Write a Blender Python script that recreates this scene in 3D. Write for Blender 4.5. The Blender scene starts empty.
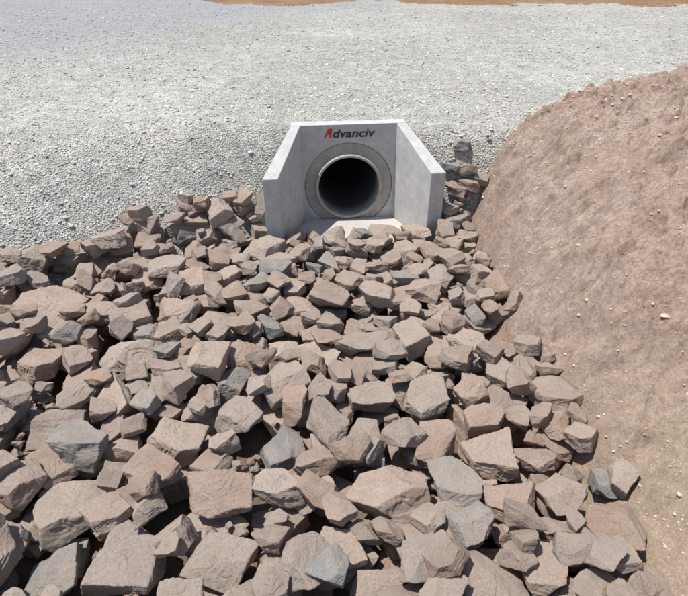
import bpy, math, random
import numpy as np
from mathutils import Vector, Matrix, noise as mnoise
import bmesh
rng = np.random.default_rng(57)
random.seed(5)
scene = bpy.context.scene
C = bpy.context.collection

# ------------------------------------------------------------------ helpers
def smooth(a, b, x):
    t = np.clip((x-a)/(b-a), 0, 1)
    return t*t*(3-2*t)
def vnoise(x, y, seed=0):
    xi = np.floor(x).astype(np.int64); yi = np.floor(y).astype(np.int64)
    fx = x-xi; fy = y-yi
    fx = fx*fx*fx*(fx*(fx*6-15)+10); fy = fy*fy*fy*(fy*(fy*6-15)+10)
    def h(i, j):
        n = (i*374761393 + j*668265263 + seed*982451653) & 0xffffffff
        n = ((n ^ (n >> 13))*1274126177) & 0xffffffff
        n = (n ^ (n >> 16)) & 0xffff
        return n/32767.5-1
    return (h(xi, yi)*(1-fx)+h(xi+1, yi)*fx)*(1-fy)+(h(xi, yi+1)*(1-fx)+h(xi+1, yi+1)*fx)*fy
def fbm(x, y, sc, octs=4, seed=0, gain=.5):
    r = 0; a = 1
    for o in range(octs):
        ang = .6*o+.3
        xx = (x*math.cos(ang)-y*math.sin(ang))*sc; yy = (x*math.sin(ang)+y*math.cos(ang))*sc
        r = r+a*vnoise(xx+o*17.3, yy-o*9.1, seed+o); a *= gain; sc *= 2.03
    return r
def link(o, parent=None):
    C.objects.link(o)
    if parent: o.parent = parent
    return o
def mesh_np(name, V, F, smoothf=True, cols=None):
    me = bpy.data.meshes.new(name)
    V = np.ascontiguousarray(V, dtype=np.float32); F = np.ascontiguousarray(F, dtype=np.int32)
    k = F.shape[1]
    me.vertices.add(len(V)); me.vertices.foreach_set('co', V.ravel())
    me.loops.add(F.size); me.loops.foreach_set('vertex_index', F.ravel())
    me.polygons.add(len(F)); me.polygons.foreach_set('loop_start', np.arange(0, F.size, k, dtype=np.int32))
    me.polygons.foreach_set('loop_total', np.full(len(F), k, dtype=np.int32))
    me.update(calc_edges=True)
    me.polygons.foreach_set('use_smooth', np.full(len(F), smoothf))
    if cols is not None:
        a = me.attributes.new('col', 'FLOAT_COLOR', 'POINT')
        a.data.foreach_set('color', np.ascontiguousarray(cols, dtype=np.float32).ravel())
    me.validate(); me.update()
    return me

class NT:
    def __init__(s, name):
        s.m = bpy.data.materials.new(name); s.m.use_nodes = True
        s.t = s.m.node_tree; s.n = s.t.nodes
        s.b = s.n['Principled BSDF']; s.b.inputs['Roughness'].default_value = .9
        s.b.inputs['Specular IOR Level'].default_value = .2
        s.co = s.n.new('ShaderNodeTexCoord').outputs['Object']
    def l(s, a, b): s.t.links.new(a, b)
    def noise(s, scale, detail=4, rough=.55, co=None, out='Fac', dist=0):
        n = s.n.new('ShaderNodeTexNoise'); n.inputs['Scale'].default_value = scale
        n.inputs['Detail'].default_value = detail; n.inputs['Roughness'].default_value = rough
        n.inputs['Distortion'].default_value = dist
        s.l(co or s.co, n.inputs['Vector']); return n.outputs[out]
    def vor(s, scale, out='Color', co=None, feature='F1'):
        n = s.n.new('ShaderNodeTexVoronoi'); n.inputs['Scale'].default_value = scale; n.feature = feature
        s.l(co or s.co, n.inputs['Vector']); return n.outputs[out]
    def ramp(s, f, pts, interp='LINEAR'):
        r = s.n.new('ShaderNodeValToRGB'); e = r.color_ramp.elements; r.color_ramp.interpolation = interp
        while len(e) < len(pts): e.new(.5)
        for i, (p, c) in enumerate(pts):
            e[i].position = p
            c = (c, c, c) if isinstance(c, (int, float)) else c
            e[i].color = (*c, 1)
        s.l(f, r.inputs[0]); return r.outputs[0]
    def mix(s, f, a, b, mode='MIX'):
        m = s.n.new('ShaderNodeMix'); m.data_type = 'RGBA'; m.blend_type = mode
        for sock, v in ((m.inputs[0], f), (m.inputs[6], a), (m.inputs[7], b)):
            if hasattr(v, 'is_output'): s.l(v, sock)
            elif isinstance(v, tuple): sock.default_value = (*v, 1)
            else: sock.default_value = v
        return m.outputs[2]
    def math(s, op, a, b=0.0, clamp=False):
        m = s.n.new('ShaderNodeMath'); m.operation = op; m.use_clamp = clamp
        for sock, v in ((m.inputs[0], a), (m.inputs[1], b)):
            if hasattr(v, 'is_output'): s.l(v, sock)
            else: sock.default_value = v
        return m.outputs[0]
    def sep(s, v):
        n = s.n.new('ShaderNodeSeparateXYZ'); s.l(v, n.inputs[0]); return n.outputs
    def bump(s, h, strength=.5, dist=.01, prev=None):
        b = s.n.new('ShaderNodeBump'); b.inputs['Strength'].default_value = strength
        b.inputs['Distance'].default_value = dist; s.l(h, b.inputs['Height'])
        if prev: s.l(prev, b.inputs['Normal'])
        return b.outputs[0]
    def done(s, col, nrm=None):
        s.l(col, s.b.inputs['Base Color'])
        if nrm: s.l(nrm, s.b.inputs['Normal'])
        return s.m

# ------------------------------------------------------------------ materials
def mat_rock():
    k = NT('rock')
    oi = k.n.new('ShaderNodeObjectInfo')
    base = oi.outputs['Color']
    va = k.n.new('ShaderNodeVectorMath'); va.operation = 'SCALE'
    k.l(oi.outputs['Location'], va.inputs[0]); va.inputs['Scale'].default_value = 7.0
    vb = k.n.new('ShaderNodeVectorMath'); k.l(k.co, vb.inputs[0]); k.l(va.outputs[0], vb.inputs[1])
    co = vb.outputs[0]
    big = k.noise(1.6, 4, .6, co, dist=.4)
    c = k.mix(k.ramp(big, [(.42, 0.0), (.70, .5)]), base, (.72, .60, .50))
    c = k.mix(k.ramp(k.noise(2.3, 5, .7, co, dist=1.0), [(.57, 0.0), (.69, .42)]), c, (.34, .31, .285))
    c = k.mix(k.ramp(k.noise(3.7, 4, .65, co), [(.53, 0.0), (.71, .5)]), c, (.56, .375, .265))
    f = k.noise(22, 7, .80, co)
    c = k.mix(1.0, c, k.ramp(f, [(.30, .58), (.45, 1.0), (.72, 1.28)]), 'MULTIPLY')
    c = k.mix(k.ramp(k.vor(30, 'Distance', co), [(.05, .5), (.16, 0.0)]), c, (.76, .67, .58))
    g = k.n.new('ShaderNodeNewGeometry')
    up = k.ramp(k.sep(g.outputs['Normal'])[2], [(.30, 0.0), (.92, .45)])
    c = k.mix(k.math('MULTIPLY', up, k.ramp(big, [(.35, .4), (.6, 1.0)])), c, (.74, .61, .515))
    n1 = k.bump(k.noise(5, 7, .74, co, dist=.3), .8, .05)
    n2 = k.bump(f, .8, .022, n1)
    return k.done(c, n2)

def mat_gravel():
    k = NT('gravel_surface')
    xyz = k.sep(k.co)
    big = k.noise(.55, 4, .6)
    v1 = k.vor(65, 'Color'); v2 = k.vor(140, 'Color')
    g1 = k.sep(v1)[0]; g2 = k.sep(v2)[1]
    g = k.mix(.5, g1, g2)
    c = k.ramp(g, [(.12, (.32, .31, .275)), (.4, (.51, .495, .445)), (.62, (.60, .585, .53)), (.9, (.73, .715, .655))])
    c = k.mix(1.0, c, k.ramp(big, [(.3, .84), (.7, 1.12)]), 'MULTIPLY')
    c = k.mix(1.0, c, k.ramp(k.noise(7, 5, .7), [(.3, .72), (.7, 1.2)]), 'MULTIPLY')
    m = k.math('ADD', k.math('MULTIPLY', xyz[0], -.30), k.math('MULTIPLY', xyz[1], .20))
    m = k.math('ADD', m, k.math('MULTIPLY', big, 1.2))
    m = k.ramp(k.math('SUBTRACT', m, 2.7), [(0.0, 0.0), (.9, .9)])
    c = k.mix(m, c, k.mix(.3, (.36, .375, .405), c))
    d = k.math('ADD', k.vor(65, 'Distance'), k.math('MULTIPLY', k.vor(140, 'Distance'), .5))
    n = k.bump(d, 1.0, .014)
    n = k.bump(k.noise(5, 6, .7), .6, .05, n)
    return k.done(c, n)

def dirt_nodes(k, a, b, cc):
    c = k.mix(k.ramp(k.noise(1.1, 5, .6), [(.4, 0.0), (.62, 1.0)]), a, b)
    c = k.mix(k.ramp(k.noise(3.4, 6, .7, dist=.6), [(.5, 0.0), (.7, .6)]), c, cc)
    c = k.mix(1.0, c, k.ramp(k.noise(40, 6, .75), [(.3, .62), (.5, 1.0), (.72, 1.25)]), 'MULTIPLY')
    return k.mix(1.0, c, k.ramp(k.noise(9, 5, .7), [(.32, .78), (.68, 1.14)]), 'MULTIPLY')
def mat_bank():
    k = NT('bank_soil')
    c = dirt_nodes(k, (.70, .51, .40), (.76, .59, .475), (.58, .39, .29))
    y = k.sep(k.co)[1]
    m = k.math('SUBTRACT', k.ramp(k.math('MULTIPLY', y, .25), [(.30, 1.0), (.62, 0.0)]), k.math('MULTIPLY', k.noise(2, 5, .7), .7), True)
    c = k.mix(m, c, k.mix(k.ramp(k.noise(30, 5, .75), [(.35, 0.0), (.65, 1.0)]), (.63, .48, .33), (.79, .65, .49)))
    n = k.bump(k.noise(12, 8, .76), .9, .09)
    n = k.bump(k.noise(60, 5, .75), 1.0, .022, n)
    return k.done(c, n)
def mat_ground():
    k = NT('ground_soil')
    c = dirt_nodes(k, (.36, .20, .11), (.42, .27, .16), (.27, .14, .08))
    y = k.sep(k.co)[1]
    c = k.mix(k.ramp(k.math('MULTIPLY', y, .1), [(.55, 1.0), (.8, 0.0)]), c, k.mix(1.0, c, (.95, 1.2, 1.6), 'MULTIPLY'))
    return k.done(c, k.bump(k.noise(14, 8, .75), 1.0, .06))

def mat_attr(name, tint):
    k = NT(name)
    a = k.n.new('ShaderNodeAttribute'); a.attribute_name = 'col'
    c = k.mix(1.0, a.outputs['Color'], tint, 'MULTIPLY')
    c = k.mix(1.0, c, k.ramp(k.noise(90, 3, .6), [(.3, .8), (.7, 1.15)]), 'MULTIPLY')
    return k.done(c)

def mat_concrete(name, col, stain, dark=.8, barrel_shade=False):
    k = NT(name); k.b.inputs['Roughness'].default_value = .75
    c = k.mix(k.ramp(k.noise(2.6, 6, .65, dist=.5), [(.42, 0.0), (.7, .6)]), col, stain)
    c = k.mix(1.0, c, k.ramp(k.noise(14, 6, .7), [(.3, dark), (.7, 1.08)]), 'MULTIPLY')
    c = k.mix(1.0, c, k.ramp(k.noise(160, 2, .6), [(.3, .88), (.7, 1.07)]), 'MULTIPLY')
    p = k.ramp(k.vor(55, 'Distance'), [(.035, 1.0), (.07, 0.0)])
    p = k.math('MULTIPLY', p, k.ramp(k.noise(9, 2), [(.52, 0.0), (.56, 1.0)]))
    c = k.mix(k.math('MULTIPLY', p, .6), c, (.12, .115, .11))
    xyz = k.sep(k.co)
    if barrel_shade:
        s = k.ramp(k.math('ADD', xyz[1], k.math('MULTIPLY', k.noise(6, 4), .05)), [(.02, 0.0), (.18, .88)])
        c = k.mix(s, c, (.06, .057, .054))  # shade inside the pipe painted into the colour, darker with depth
    else:
        s = k.math('SUBTRACT', k.ramp(xyz[2], [(0.0, .6), (.18, 0.0)]), k.math('MULTIPLY', k.noise(12, 4), .6), True)
        c = k.mix(s, c, (.42, .35, .28))
    n = k.bump(k.noise(60, 5, .6), .25, .004)
    n = k.bump(k.math('SUBTRACT', 1.0, p), .5, .004, n)
    return k.done(c, n)

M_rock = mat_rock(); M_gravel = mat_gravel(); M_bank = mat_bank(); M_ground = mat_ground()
M_peb = mat_attr('gravel_stone', (1, .975, .91))
M_clod = mat_attr('soil_clod', (1, 1, 1))
M_conc = mat_concrete('precast_concrete', (.62, .61, .59), (.50, .49, .465))
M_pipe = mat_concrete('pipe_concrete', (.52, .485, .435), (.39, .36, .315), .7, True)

# ------------------------------------------------------------------ terrain
HX, HY, YAW = .037, 4.0, math.radians(6.0)
ca, sa = math.cos(YAW), math.sin(YAW)
def hw_local(x, y):
    dx, dy = x-HX, y-HY
    return dx*ca+dy*sa, -dx*sa+dy*ca
XS = [-8, -3, -2.2, -1.5, -.9, -.6, .7, 1.0, 8]
Y0 = [1.6, 2.3, 2.6, 3.0, 3.3, 3.5, 3.5, 3.45, 3.4]
WW = [2.5, 1.8, 1.5, 1.25, .9, .62, .55, .6, .7]
ROAD = .735
DROP = .14
def G(x, y, drop=DROP):
    y0 = np.interp(x, XS, Y0); w = np.interp(x, XS, WW)
    k = smooth(0, 1, (y-y0)/w)
    low = .14*smooth(1.2, 3.0, -x)-drop
    z = low*(1-k)+k*ROAD
    z = z+k*(.02*fbm(x, y, .5, 3, 3)+.008*fbm(x, y, 3.0, 4, 7))+(1-k)*.02*fbm(x, y, 2.0, 3, 5)
    lx, ly = hw_local(x, y)
    hwid = .40+np.clip(-ly, 0, .5)*.48
    ins = (np.abs(lx) < hwid) & (ly < .06) & (ly > -.44)
    z = np.where(ins, np.minimum(z, -.06), z)
    bh = (np.abs(lx) < .5) & (ly >= .06) & (ly < .35)
    z = np.where(bh, np.minimum(z, ROAD-.01), z)
    return z
BT_Y = [-2, .9, 1.4, 1.96, 2.5, 3.4, 3.9, 4.15, 4.4, 4.9, 6]
BT_X = [1.03, 1.0, 1.07, 1.01, .92, .93, .98, 1.03, 1.28, 2.3, 4.5]
def B(x, y):
    xt = np.interp(y, BT_Y, BT_X)+.05*vnoise(y*3.0, y*0+2.2, 21)+.02*vnoise(y*11.0, y*0+5.2, 22)
    d = x-xt
    lam = np.interp(y, [0, 1.5, 3.0, 3.9, 4.5], [.85, .7, .36, .2, .2])
    dd = np.clip(d, 0, None)
    Hm = np.interp(y, [0, 2, 3.2, 4.2], [.98, .98, .90, .86])
    z = -.02+(Hm+.17*np.minimum(dd, 3))*(1-np.exp(-dd/lam))
    z = np.where(d < 0, -.02+d*1.2, z)
    amp = smooth(-.05, .25, d)
    rid = 1-np.abs(fbm(x, y, 2.2, 3, 44))
    scr = fbm(x*.8+y*.3, y*2.6, 3.0, 3, 51)
    cl = np.maximum(0, fbm(x, y, 13, 3, 34, .6)-.25)
    z = z+amp*(.05*fbm(x, y, 1.6, 3, 31)+.034*fbm(x, y, 6, 4, 32, .6)+.03*rid+.020*scr+.038*cl+.011*fbm(x, y, 26, 2, 36))
    k = smooth(4.15, 5.4, y)
    return z*(1-k)+k*.55

def axis(pts):
    out = []
    for a, b, st in pts:
        n = max(1, int(round((b-a)/st))); out += list(a+(b-a)*np.arange(n)/n)
    out.append(pts[-1][1]); return np.array(out)
def grid(name, xs, ys, fz, keep=None, mat=None):
    X, Y = np.meshgrid(xs, ys); Z = fz(X, Y)
    V = np.stack([X, Y, Z], -1).reshape(-1, 3)
    nx = len(xs); ny = len(ys)
    i = np.arange(nx-1)[None, :]+np.arange(ny-1)[:, None]*nx
    F = np.stack([i, i+1, i+1+nx, i+nx], -1).reshape(-1, 4)
    if keep is not None:
        F = F[keep(V[F].mean(1), V[F][:, :, 2].max(1)-V[F][:, :, 2].min(1))]
        used, inv = np.unique(F, return_inverse=True); V = V[used]; F = inv.reshape(-1, 4)
    me = mesh_np(name, V, F); me.materials.append(mat)
    return link(bpy.data.objects.new(name, me))

gx = axis([(-300, -40, 40), (-40, -8, 3), (-8, -3.5, .15), (-3.5, 2.5, .03), (2.5, 8, .15), (8, 40, 3), (40, 300, 40)])
gy = axis([(-300, -40, 40), (-40, -4, 3), (-4, 0, .1), (0, 4.5, .03), (4.5, 16, .2), (16, 40, 2), (40, 400, 40)])
def keepg(c, dz):
    lx, ly = hw_local(c[:, 0], c[:, 1])
    return ~((np.abs(lx) < .44) & (ly > -.1) & (ly < .2) & (dz > .25))
grid('ground', gx, gy, lambda x, y: G(x, y)-.012, keepg, M_ground)

rx = axis([(-40, -8, 1.0), (-8, -4, .08), (-4, 4, .025), (4, 10, .1), (10, 40, 1.0)])
ry = axis([(1.5, 7, .025), (7, 17, .1)])
def keepr(c, dz):
    x, y = c[:, 0], c[:, 1]
    lx, ly = hw_local(x, y)
    y0 = np.interp(x, XS, Y0); w = np.interp(x, XS, WW)
    far = np.interp(x, [-40, -5, -3.6, -2.6, -.4, .3, 1.6, 2.4, 6, 40], [16.8, 16.5, 15, 12.9, 12.7, 14.2, 14.2, 13.3, 13.1, 13.0])+.5*fbm(x, y, 1.2, 4, 71)
    inside = (np.abs(lx) < .415+np.clip(-ly, 0, .5)*.48) & (ly < .06) & (ly > -.6)
    return (y > y0+.12*w) & (y < far) & ~inside & ~((dz > .2) & (np.abs(lx) < .44) & (ly < .3))
grid('gravel_road', rx, ry, G, keepr, M_gravel)

bx = axis([(.6, 3.6, .012), (3.6, 9, .08)]); by = axis([(-3, -.2, .08), (-.2, 5.0, .012), (5.0, 7, .06)])
grid('dirt_bank', bx, by, B, lambda c, dz: c[:, 2] > -.4, M_bank)

# ------------------------------------------------------------------ headwall
hw = link(bpy.data.objects.new('culvert_headwall', None))
hw.location = (HX, HY, 0); hw.rotation_euler = (0, 0, YAW)
def poly_obj(name, V, F, mat, parent, bevel=.006):
    me = bpy.data.meshes.new(name); me.from_pydata(V, [], F); me.update()
    bm = bmesh.new(); bm.from_mesh(me); bmesh.ops.recalc_face_normals(bm, faces=bm.faces); bm.to_mesh(me); bm.free()
    me.materials.append(mat)
    o = link(bpy.data.objects.new(name, me), parent)
    if bevel:
        b = o.modifiers.new('b', 'BEVEL'); b.width = bevel; b.segments = 3; b.limit_method = 'ANGLE'; b.angle_limit = math.radians(40)
    return o
TOP = .765; PCZ = .275; HR = .35
x0, x1, z0, z1 = -.433, .433, -.15, TOP
angs = set(np.linspace(0, 2*math.pi, 96, endpoint=False).tolist())
for cx in (x0, x1):
    for cz in (z0, z1): angs.add(math.atan2(cz-PCZ, cx) % (2*math.pi))
angs = sorted(angs); n = len(angs)
V = []
for yy in (0.0, .1):
    for a in angs: V.append((HR*math.cos(a), yy, PCZ+HR*math.sin(a)))
    for a in angs:
        c, s = math.cos(a), math.sin(a)
        t = min((x1/c if c > 1e-9 else (x0/c if c < -1e-9 else 1e9)), ((z1-PCZ)/s if s > 1e-9 else ((z0-PCZ)/s if s < -1e-9 else 1e9)))
        V.append((c*t, yy, PCZ+s*t))
F = []
for i in range(n):
    j = (i+1) % n
    F.append((i, j, n+j, n+i)); F.append((2*n+i, 3*n+i, 3*n+j, 2*n+j))
    F.append((i, 2*n+i, 2*n+j, j)); F.append((n+i, n+j, 3*n+j, 3*n+i))
poly_obj('back_wall', V, F, M_conc, hw, .006)
FT = .525; FY = -.43
for sgn, nm in ((-1, 'wing_wall_a'), (1, 'wing_wall_b')):
    pl = [(.362, 0.0), (.433, 0.0), (.655, FY), (.545, FY)]
    V = [(sgn*a, b, -.15) for a, b in pl]+[(sgn*a, b, TOP if b == 0 else FT) for a, b in pl]
    F = [(0, 1, 2, 3), (4, 5, 6, 7), (0, 1, 5, 4), (1, 2, 6, 5), (2, 3, 7, 6), (3, 0, 4, 7)]
    poly_obj(nm, V, F, M_conc, hw, .006)
pl = [(-.36, -.002), (.36, -.002), (.552, FY-.02), (-.552, FY-.02)]
V = [(a, b, -.14) for a, b in pl]+[(a, b, 0.0 if b > -.1 else -.012) for a, b in pl]
F = [(0, 1, 2, 3), (4, 5, 6, 7), (0, 1, 5, 4), (1, 2, 6, 5), (2, 3, 7, 6), (3, 0, 4, 7)]
poly_obj('base_slab', V, F, M_conc, hw, .004)

def flat_mat(name, c):
    k = NT(name); k.b.inputs['Roughness'].default_value = .6
    return k.done(k.mix(1.0, c, k.ramp(k.noise(120, 4, .7), [(.3, .75), (.7, 1.3)]), 'MULTIPLY'))
Mk = flat_mat('stencil_dark', (.055, .055, .06)); Mr = flat_mat('stencil_red', (.55, .07, .035))
def text(body, x, size, mat, nm):
    cu = bpy.data.curves.new(nm, 'FONT'); cu.body = body; cu.size = size; cu.shear = .22; cu.extrude = .001; cu.offset = .0016
    cu.space_character = 1.02
    o = bpy.data.objects.new(nm, cu); C.objects.link(o)
    bpy.context.view_layer.update()
    dg = bpy.context.evaluated_depsgraph_get()
    me = bpy.data.meshes.new_from_object(o.evaluated_get(dg)); bpy.data.objects.remove(o)
    me.materials.clear(); me.materials.append(mat)
    o = link(bpy.data.objects.new(nm, me), hw)
    o.location = (x, -.0025, .668); o.rotation_euler = (math.radians(90), 0, 0)
    o.scale = (1.18, 1, 1)
    return o
text('dvanciv', -.128, .088, Mk, 'lettering')
V = [(-.19, 0), (-.155, .068), (-.125, .068), (-.135, 0), (-.152, 0), (-.146, .022), (-.165, .022), (-.176, 0)]
V = [(a, -.003, .668+b) for a, b in V]
poly_obj('lettering_mark', V, [tuple(range(8))], Mr, hw, 0)

prof = [(.348, .5), (.348, .012), (.343, .006), (.272, .006), (.266, .0), (.264, -.022), (.258, -.028), (.247, -.028), (.241, -.02), (.241, 5.0), (.02, 5.0)]
N = 96; V = []; F = []
for r, y in prof:
    for i in range(N):
        a = 2*math.pi*i/N; V.append((r*math.cos(a), y, r*math.sin(a)))
for k in range(len(prof)-1):
    for i in range(N):
        j = (i+1) % N; F.append((k*N+i, k*N+j, (k+1)*N+j, (k+1)*N+i))
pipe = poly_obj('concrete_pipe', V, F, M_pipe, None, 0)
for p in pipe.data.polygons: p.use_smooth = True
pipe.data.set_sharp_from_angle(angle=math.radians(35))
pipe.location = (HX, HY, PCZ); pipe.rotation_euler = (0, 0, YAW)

# ------------------------------------------------------------------ rock shapes
def ico(sub):
    bm = bmesh.new(); bmesh.ops.create_icosphere(bm, subdivisions=sub, radius=1)
    bm.verts.ensure_lookup_table()
    V = np.array([v.co[:] for v in bm.verts]); F = np.array([[v.index for v in f.verts] for f in bm.faces]); bm.free()
    V /= np.linalg.norm(V, axis=1)[:, None]
    return V, F
D6, F6 = ico(6)
NV = 48
rock_me = []; rock_lo = []
sel = rng.permutation(len(D6))[:3400]
for r in range(NV):
    planes = []
    dims = np.array([1.0, rng.uniform(.66, .92), rng.uniform(.38, .55)])
    for ax in range(3):
        for s in (-1, 1):
            nrm = np.zeros(3); nrm[ax] = s
            nrm += rng.normal(0, .20, 3); nrm /= np.linalg.norm(nrm)
            planes.append((nrm, dims[ax]*rng.uniform(.85, 1.0)))
    for _ in range(rng.integers(4, 8)):
        nrm = rng.normal(0, 1, 3); nrm /= np.linalg.norm(nrm)
        sup = np.sqrt(((nrm*dims)**2).sum())
        planes.append((nrm, sup*rng.uniform(.74, 1.0)))
    P = np.array([p[0] for p in planes]); H = np.array([p[1] for p in planes])
    dn = D6@P.T
    rad_i = np.where(dn > .02, H/np.maximum(dn, .02), 50)
    p = 90.0
    rad = (np.power(1/rad_i, p).sum(1))**(-1/p)
    V = D6*rad[:, None]
    V = V*.5
    off = Vector(rng.uniform(-50, 50, 3).tolist())
    disp = np.empty(len(V))
    for i, v in enumerate(V):
        q = Vector(v)+off
        a = mnoise.noise(q*3.0)*.026
        b = mnoise.noise(q*8.0)*.013
        c2 = mnoise.noise(q*20.0)*.008
        st = mnoise.noise(Vector((q.x*2.4, q.y*2.4, q.z*5.0)))*3.4
        fl = math.floor(st); fr = st-fl
        stp = (fl+min(1, max(0, (fr-.5)*12+.5)))*.014
        disp[i] = a+b+c2+stp
    V = V+D6*disp[:, None]
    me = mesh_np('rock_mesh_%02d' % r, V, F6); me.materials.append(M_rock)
    rock_me.append(me); rock_lo.append(V[sel])

# ------------------------------------------------------------------ packing on a height field
RS = .014
X0, X1, YA, YB = -3.7, 1.7, .0, 4.5
nx = int((X1-X0)/RS); ny = int((YB-YA)/RS)
gxx = X0+(np.arange(nx)+.5)*RS; gyy = YA+(np.arange(ny)+.5)*RS
GX, GY = np.meshgrid(gxx, gyy, indexing='ij')
Hf = np.maximum(G(GX, GY), B(GX, GY))
lx, ly = hw_local(GX, GY)
body = (np.abs(lx) < .45+np.clip(-ly, 0, .45)*.50) & (ly > -.45) & (ly < .12)
inner = (np.abs(lx) < .36+np.clip(-ly, 0, .45)*.42) & (ly < -.32) & (ly > -.45)
Hf = np.where(body, 5.0, Hf); Hf = np.where(inner, .0, Hf)
Hbase = Hf.copy()
kk = smooth(0, 1, (GY-np.interp(GX, XS, Y0))/np.interp(GX, XS, WW))
T = np.maximum(np.maximum(G(GX, GY, 0.0)+.10, G(GX, GY)+.14), B(GX, GY)+.09)
capL = .10+.28*smooth(2.9, 3.7, GY)
T = np.where(GX < -.4, np.minimum(T, capL+.12), T)
T = np.where((GX > .6) & (GY > 3.3), np.minimum(T, .50), T)
nearhw = (np.abs(lx) < .46) & (ly < -.2) & (ly > -.8)
T = np.where(nearhw, np.minimum(T, .06+.06*np.clip((-ly-.4)/.4, 0, 1)), T)
T += .012*vnoise(GX*3.1, GY*3.1, 77)
hero_mask = np.zeros_like(Hf, dtype=bool)
YR_X = [-4, -3, -2.2, -1.5, -1.0, -.62, -.5, .7, .72, 1.1]
YR_Y = [2.65, 2.78, 2.95, 3.42, 3.66, 3.78, 3.64, 3.64, 3.75, 3.75]
REG = (GY < np.interp(GX, YR_X, YR_Y)+.06*vnoise(GX*6, GX*0, 61)) & (GX < np.interp(GY, BT_Y, BT_X)+.06) & (GX > X0+.2) & (GY > .15) & (Hf < 2)
SLOPE = REG & (kk > .03) & (GX < 0)
riprap = link(bpy.data.objects.new('riprap_rocks', None))
TAN = [(.69, .53, .435), (.66, .505, .41), (.73, .60, .50), (.62, .46, .365), (.67, .55, .46), (.58, .455, .385), (.71, .56, .45), (.65, .54, .455), (.67, .50, .395), (.55, .42, .34), (.58, .50, .435), (.63, .445, .335)]
GREY = [(.42, .43, .415), (.48, .475, .445), (.34, .36, .36), (.52, .50, .46), (.40, .44, .44)]
def rotm(tilt, yaw, flip):
    ax = rng.uniform(0, 2*math.pi)
    m = Matrix.Rotation(tilt, 3, Vector((math.cos(ax), math.sin(ax), 0)))@Matrix.Rotation(yaw, 3, 'Z')
    if flip: m = m@Matrix.Rotation(math.pi, 3, 'X')
    return m
def fit(vi, sc, m, x, y):
    V = (rock_lo[vi]*sc)@np.array(m).T
    ix = ((V[:, 0]+x-X0)/RS).astype(int); iy = ((V[:, 1]+y-YA)/RS).astype(int)
    if ix.min() < 0 or iy.min() < 0 or ix.max() >= nx or iy.max() >= ny: return None
    z = (Hf[ix, iy]-V[:, 2]).max()
    return z, V, ix, iy
count = 0
def commit(vi, sc, m, x, y, z, V, ix, iy, col, hero=False):
    global count
    np.maximum.at(Hf, (ix, iy), V[:, 2]+z)
    if hero: hero_mask[ix, iy] = True
    o = bpy.data.objects.new('rock_%04d' % count, rock_me[vi]); count += 1
    C.objects.link(o); o.parent = riprap
    o.matrix_world = Matrix.Translation((x, y, z))@m.to_4x4()@Matrix.Diagonal((*sc, 1))
    j = rng.uniform(.80, 1.08)
    o.color = (col[0]*j, col[1]*j, col[2]*j, 1)
def place(size_fn, N_, tries, sink, tiltmax, tol, need, pen=.4, greyp=.065, slope=False):
    """fill the deepest hollows first"""
    ok_ = 0; cells = None
    for k in range(N_):
        if k % (4 if slope else 10) == 0:
            msk = (SLOPE & (Hf-Hbase < need)) if slope else (REG & (T-Hf > need))
            cells = np.argwhere(msk)
            if len(cells) < 30: break
            if not slope:
                cells = cells[np.argsort(-(T-Hf)[msk])]
        best = None; s = size_fn()
        for t in range(tries):
            q = rng.random()
            cx, cy = cells[int(len(cells)*(q if slope else q**1.8))]
            x, y = gxx[cx], gyy[cy]
            ss = s*np.interp(y, [.8, 3.8], [.96, .94])
            vi = int(rng.integers(NV))
            sc = ss*rng.uniform(.88, 1.12, 3)
            m = rotm(abs(rng.normal(0, tiltmax)), rng.uniform(0, 6.28), rng.random() < .5)
            if slope: m = Matrix.Rotation(.4*float(kk[cx, cy] < .9), 3, 'X')@m
            r = fit(vi, sc, m, x, y)
            if r is None: continue
            z, V, ix, iy = r
            if (Hf[ix, iy] > 2).any(): continue
            gap = np.median((V[:, 2]+z-Hf[ix, iy])[V[:, 2] < 0])
            if slope:
                if gap > .25*ss: continue
                score = gap+(Hf[ix, iy]-Hbase[ix, iy]).mean()*.5
            else:
                top = V[:, 2]+z-sink-T[ix, iy]
                score = top.max()+pen*hero_mask[ix, iy].mean()
                if score > tol: continue
                if gap > .6*ss: continue
                score += .3*gap
            if best is None or score < best[0]: best = (score, vi, sc, m, x, y, z, V, ix, iy)
        if best is None: continue
        ok_ += 1
        _, vi, sc, m, x, y, z, V, ix, iy = best
        col = GREY[rng.integers(len(GREY))] if rng.random() < greyp else TAN[rng.integers(len(TAN))]
        commit(vi, sc, m, x, y, z-sink, V, ix, iy, col)
    print('placed', ok_, 'of', N_, 'open', int((REG & (T-Hf > need)).sum()), int((SLOPE & (Hf-Hbase < .03)).sum()))
place(lambda: rng.uniform(.17, .25), 300, 10, .025, .28, .02, .16)
place(lambda: rng.uniform(.16, .22), 60, 14, .045, .25, 0, .03, slope=True)
place(lambda: rng.uniform(.11, .16), 80, 14, .03, .3, 0, .03, slope=True)
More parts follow.
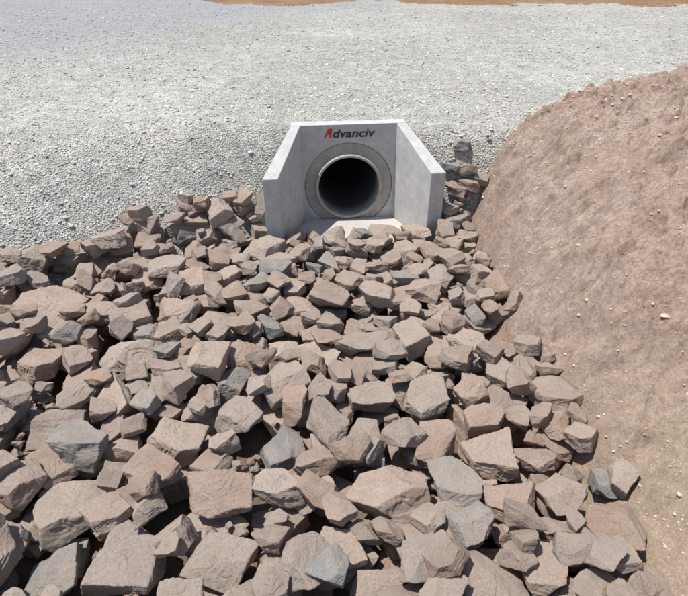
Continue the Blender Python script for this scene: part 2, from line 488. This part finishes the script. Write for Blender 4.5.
HERO = [(.21, 1.33, .31, 0), (-1.11, 1.36, .25, 0), (-.80, 1.08, .26, 0), (.12, .96, .21, 0), (-1.77, 2.66, .32, 0), (-1.13, 2.19, .27, 0),
        (-.27, 1.61, .21, 1), (-.49, 1.80, .21, 0), (-.455, 1.06, .22, 0), (.52, .95, .23, 0), (.38, 1.88, .23, 0), (.12, 1.9, .22, 0),
        (-1.0, 2.58, .24, 0), (-.76, 1.62, .26, 0), (-.49, 1.33, .23, 0), (.90, 1.33, .18, 0), (-.74, .82, .22, 0), (.66, 1.52, .24, 0),
        (.48, 1.16, .19, 1), (-1.04, 1.93, .13, 1), (-1.08, 1.08, .19, 1), (-.1, .8, .2, 0), (-1.35, 2.75, .22, 0),
        (.78, 2.35, .18, 0), (-.35, 2.3, .2, 0), (.1, 2.5, .2, 0), (-1.6, 2.1, .24, 0), (-1.3, 1.7, .22, 0)]
def hero(x, y, w, g, bed=100, zc=None):
    best = None
    for t in range(14):
        vi = int(rng.integers(NV)); sc = w*1.06*rng.uniform(.92, 1.08, 3)
        m = rotm(abs(rng.normal(0, .16)), rng.uniform(-.7, .7), rng.random() < .5)
        xx = x+rng.normal(0, .012); yy = y+rng.normal(0, .012)
        r = fit(vi, sc, m, xx, yy)
        if r is None: continue
        z, V, ix, iy = r
        if bed < 100:
            if (Hbase[ix, iy] > 2).any(): continue
            z = float(np.percentile((Hf[ix, iy]-V[:, 2])[V[:, 2] < 0], bed))
        elif z > 1.2: continue
        sco = z+V[:, 2].max()
        if best is None or sco < best[0]: best = (sco, vi, sc, m, xx, yy, z, V, ix, iy)
    if best is None: print('hero lost', x, y); return
    _, vi, sc, m, xx, yy, z, V, ix, iy = best
    col = GREY[rng.integers(len(GREY))] if g else TAN[rng.integers(len(TAN))]
    ex = max(0, (V[:, 2]+z-T[ix, iy]).max()-.05) if bed == 100 else 0
    commit(vi, sc, m, xx, yy, z-.02-min(ex, .08), V, ix, iy, col, True)
for h_ in HERO: hero(*h_)
place(lambda: rng.uniform(.16, .25), 520, 26, .035, .28, .12, .07)
place(lambda: rng.uniform(.12, .17), 520, 18, .025, .4, .09, .055)
place(lambda: rng.uniform(.07, .11), 450, 12, .012, .6, .04, .06)
place(lambda: rng.uniform(.035, .06), 450, 6, .004, .8, .0, .07)
for h_ in [(.90, 3.50, .17, 0), (.87, 3.64, .16, 1), (.85, 3.76, .18, 0), (.91, 3.86, .15, 0), (.80, 3.70, .13, 0), (.80, 3.86, .14, 1), (.93, 3.74, .13, 0), (.88, 3.95, .13, 1)]:
    hero(*h_, bed=60)
print('rocks', count)

# ------------------------------------------------------------------ loose stones and clods (merged meshes)
D1, F1 = ico(1)
def scatter(name, XY, hz, size, mat, cols, flat=.6):
    n_ = len(XY)
    R = rng.normal(0, 1, (n_, 3, 3)); Q, _ = np.linalg.qr(R)
    sc = size[:, None]*rng.uniform(.55, 1.0, (n_, 3))
    jit = 1+rng.normal(0, .16, (n_, len(D1)))
    V = D1[None]*jit[:, :, None]*sc[:, None, :]
    V = np.einsum('nij,nvj->nvi', Q, V)
    V[:, :, 2] *= flat
    V[:, :, 0] += XY[:, 0, None]; V[:, :, 1] += XY[:, 1, None]; V[:, :, 2] += (hz+size*.22)[:, None]
    F = F1[None]+(np.arange(n_)*len(D1))[:, None, None]
    cc = np.repeat(cols[:, None, :], len(D1), 1).reshape(-1, 4)
    me = mesh_np(name, V.reshape(-1, 3), F.reshape(-1, 3), False, cc); me.materials.append(mat)
    return link(bpy.data.objects.new(name, me))
n_ = 100000
y = 2.3+11*rng.random(n_)**1.7; x = rng.uniform(-1, 1, n_)*(2.6+.75*y)
y0 = np.interp(x, XS, Y0); w = np.interp(x, XS, WW)
lx, ly = hw_local(x, y)
ok = (y > y0+.18*w) & ~((np.abs(lx) < .46+np.clip(-ly, 0, .5)*.5) & (ly < .12) & (ly > -.7)) & (B(x, y) < G(x, y)+.01)
dens = .45+.8*smooth(-.2, .6, fbm(x, y, 1.3, 3, 91))
ok &= rng.random(n_) < dens
x, y = x[ok], y[ok]
sz = np.clip(rng.lognormal(math.log(.0076), .42, len(x)), .0035, .024)*np.interp(y, [3, 9], [1, 1.25])
g = np.clip(rng.normal(.57, .10, len(x)), .25, .78)
cols = np.stack([g, g*rng.uniform(.97, 1.02, len(x)), g*rng.uniform(.9, 1.02, len(x)), np.ones(len(x))], -1)
scatter('gravel_stones', np.stack([x, y], -1), G(x, y), sz, M_peb, cols)

n_ = 16000
x = rng.uniform(.85, 3.4, n_); y = rng.uniform(.1, 4.8, n_)
xt = np.interp(y, BT_Y, BT_X); d = x-xt
ok = (d > .02) & (rng.random(n_) < .2+.6*smooth(-.1, .5, fbm(x, y, 2, 3, 12))+.4*np.exp(-np.clip(d, 0, 9)/.15))
x, y = x[ok], y[ok]
sz = np.clip(rng.lognormal(math.log(.0045), .5, len(x)), .0022, .022)
g = rng.uniform(.8, 1.05, len(x))
cols = np.stack([.63*g, .475*g, .375*g, np.ones(len(x))], -1)
scatter('soil_clods', np.stack([x, y], -1), B(x, y), sz, M_clod, cols)

# ------------------------------------------------------------------ light
sd = Vector((-.33, .01, .92)).normalized()
L = bpy.data.lights.new('sun', 'SUN'); L.energy = 5.0; L.angle = math.radians(.5); L.color = (1, .955, .895)
so = link(bpy.data.objects.new('sun', L)); so.rotation_euler = sd.to_track_quat('Z', 'Y').to_euler()
W = bpy.data.worlds.new('World'); scene.world = W; W.use_nodes = True
t = W.node_tree; sk = t.nodes.new('ShaderNodeTexSky'); sk.sky_type = 'NISHITA'; sk.sun_disc = False
sk.sun_elevation = math.asin(sd.z); sk.sun_rotation = math.atan2(sd.x, sd.y)
t.links.new(sk.outputs[0], t.nodes['Background'].inputs[0]); t.nodes['Background'].inputs[1].default_value = .12
scene.view_settings.view_transform = 'Standard'; scene.view_settings.look = 'None'; scene.view_settings.exposure = 0

cam = bpy.data.cameras.new('camera'); co = link(bpy.data.objects.new('camera', cam))
cam.sensor_width = 36; cam.lens = 36*530/688; cam.clip_end = 2000; cam.clip_start = .05
co.location = (0, 0, 1.9); co.rotation_euler = (math.radians(90-34), 0, 0)
scene.camera = co
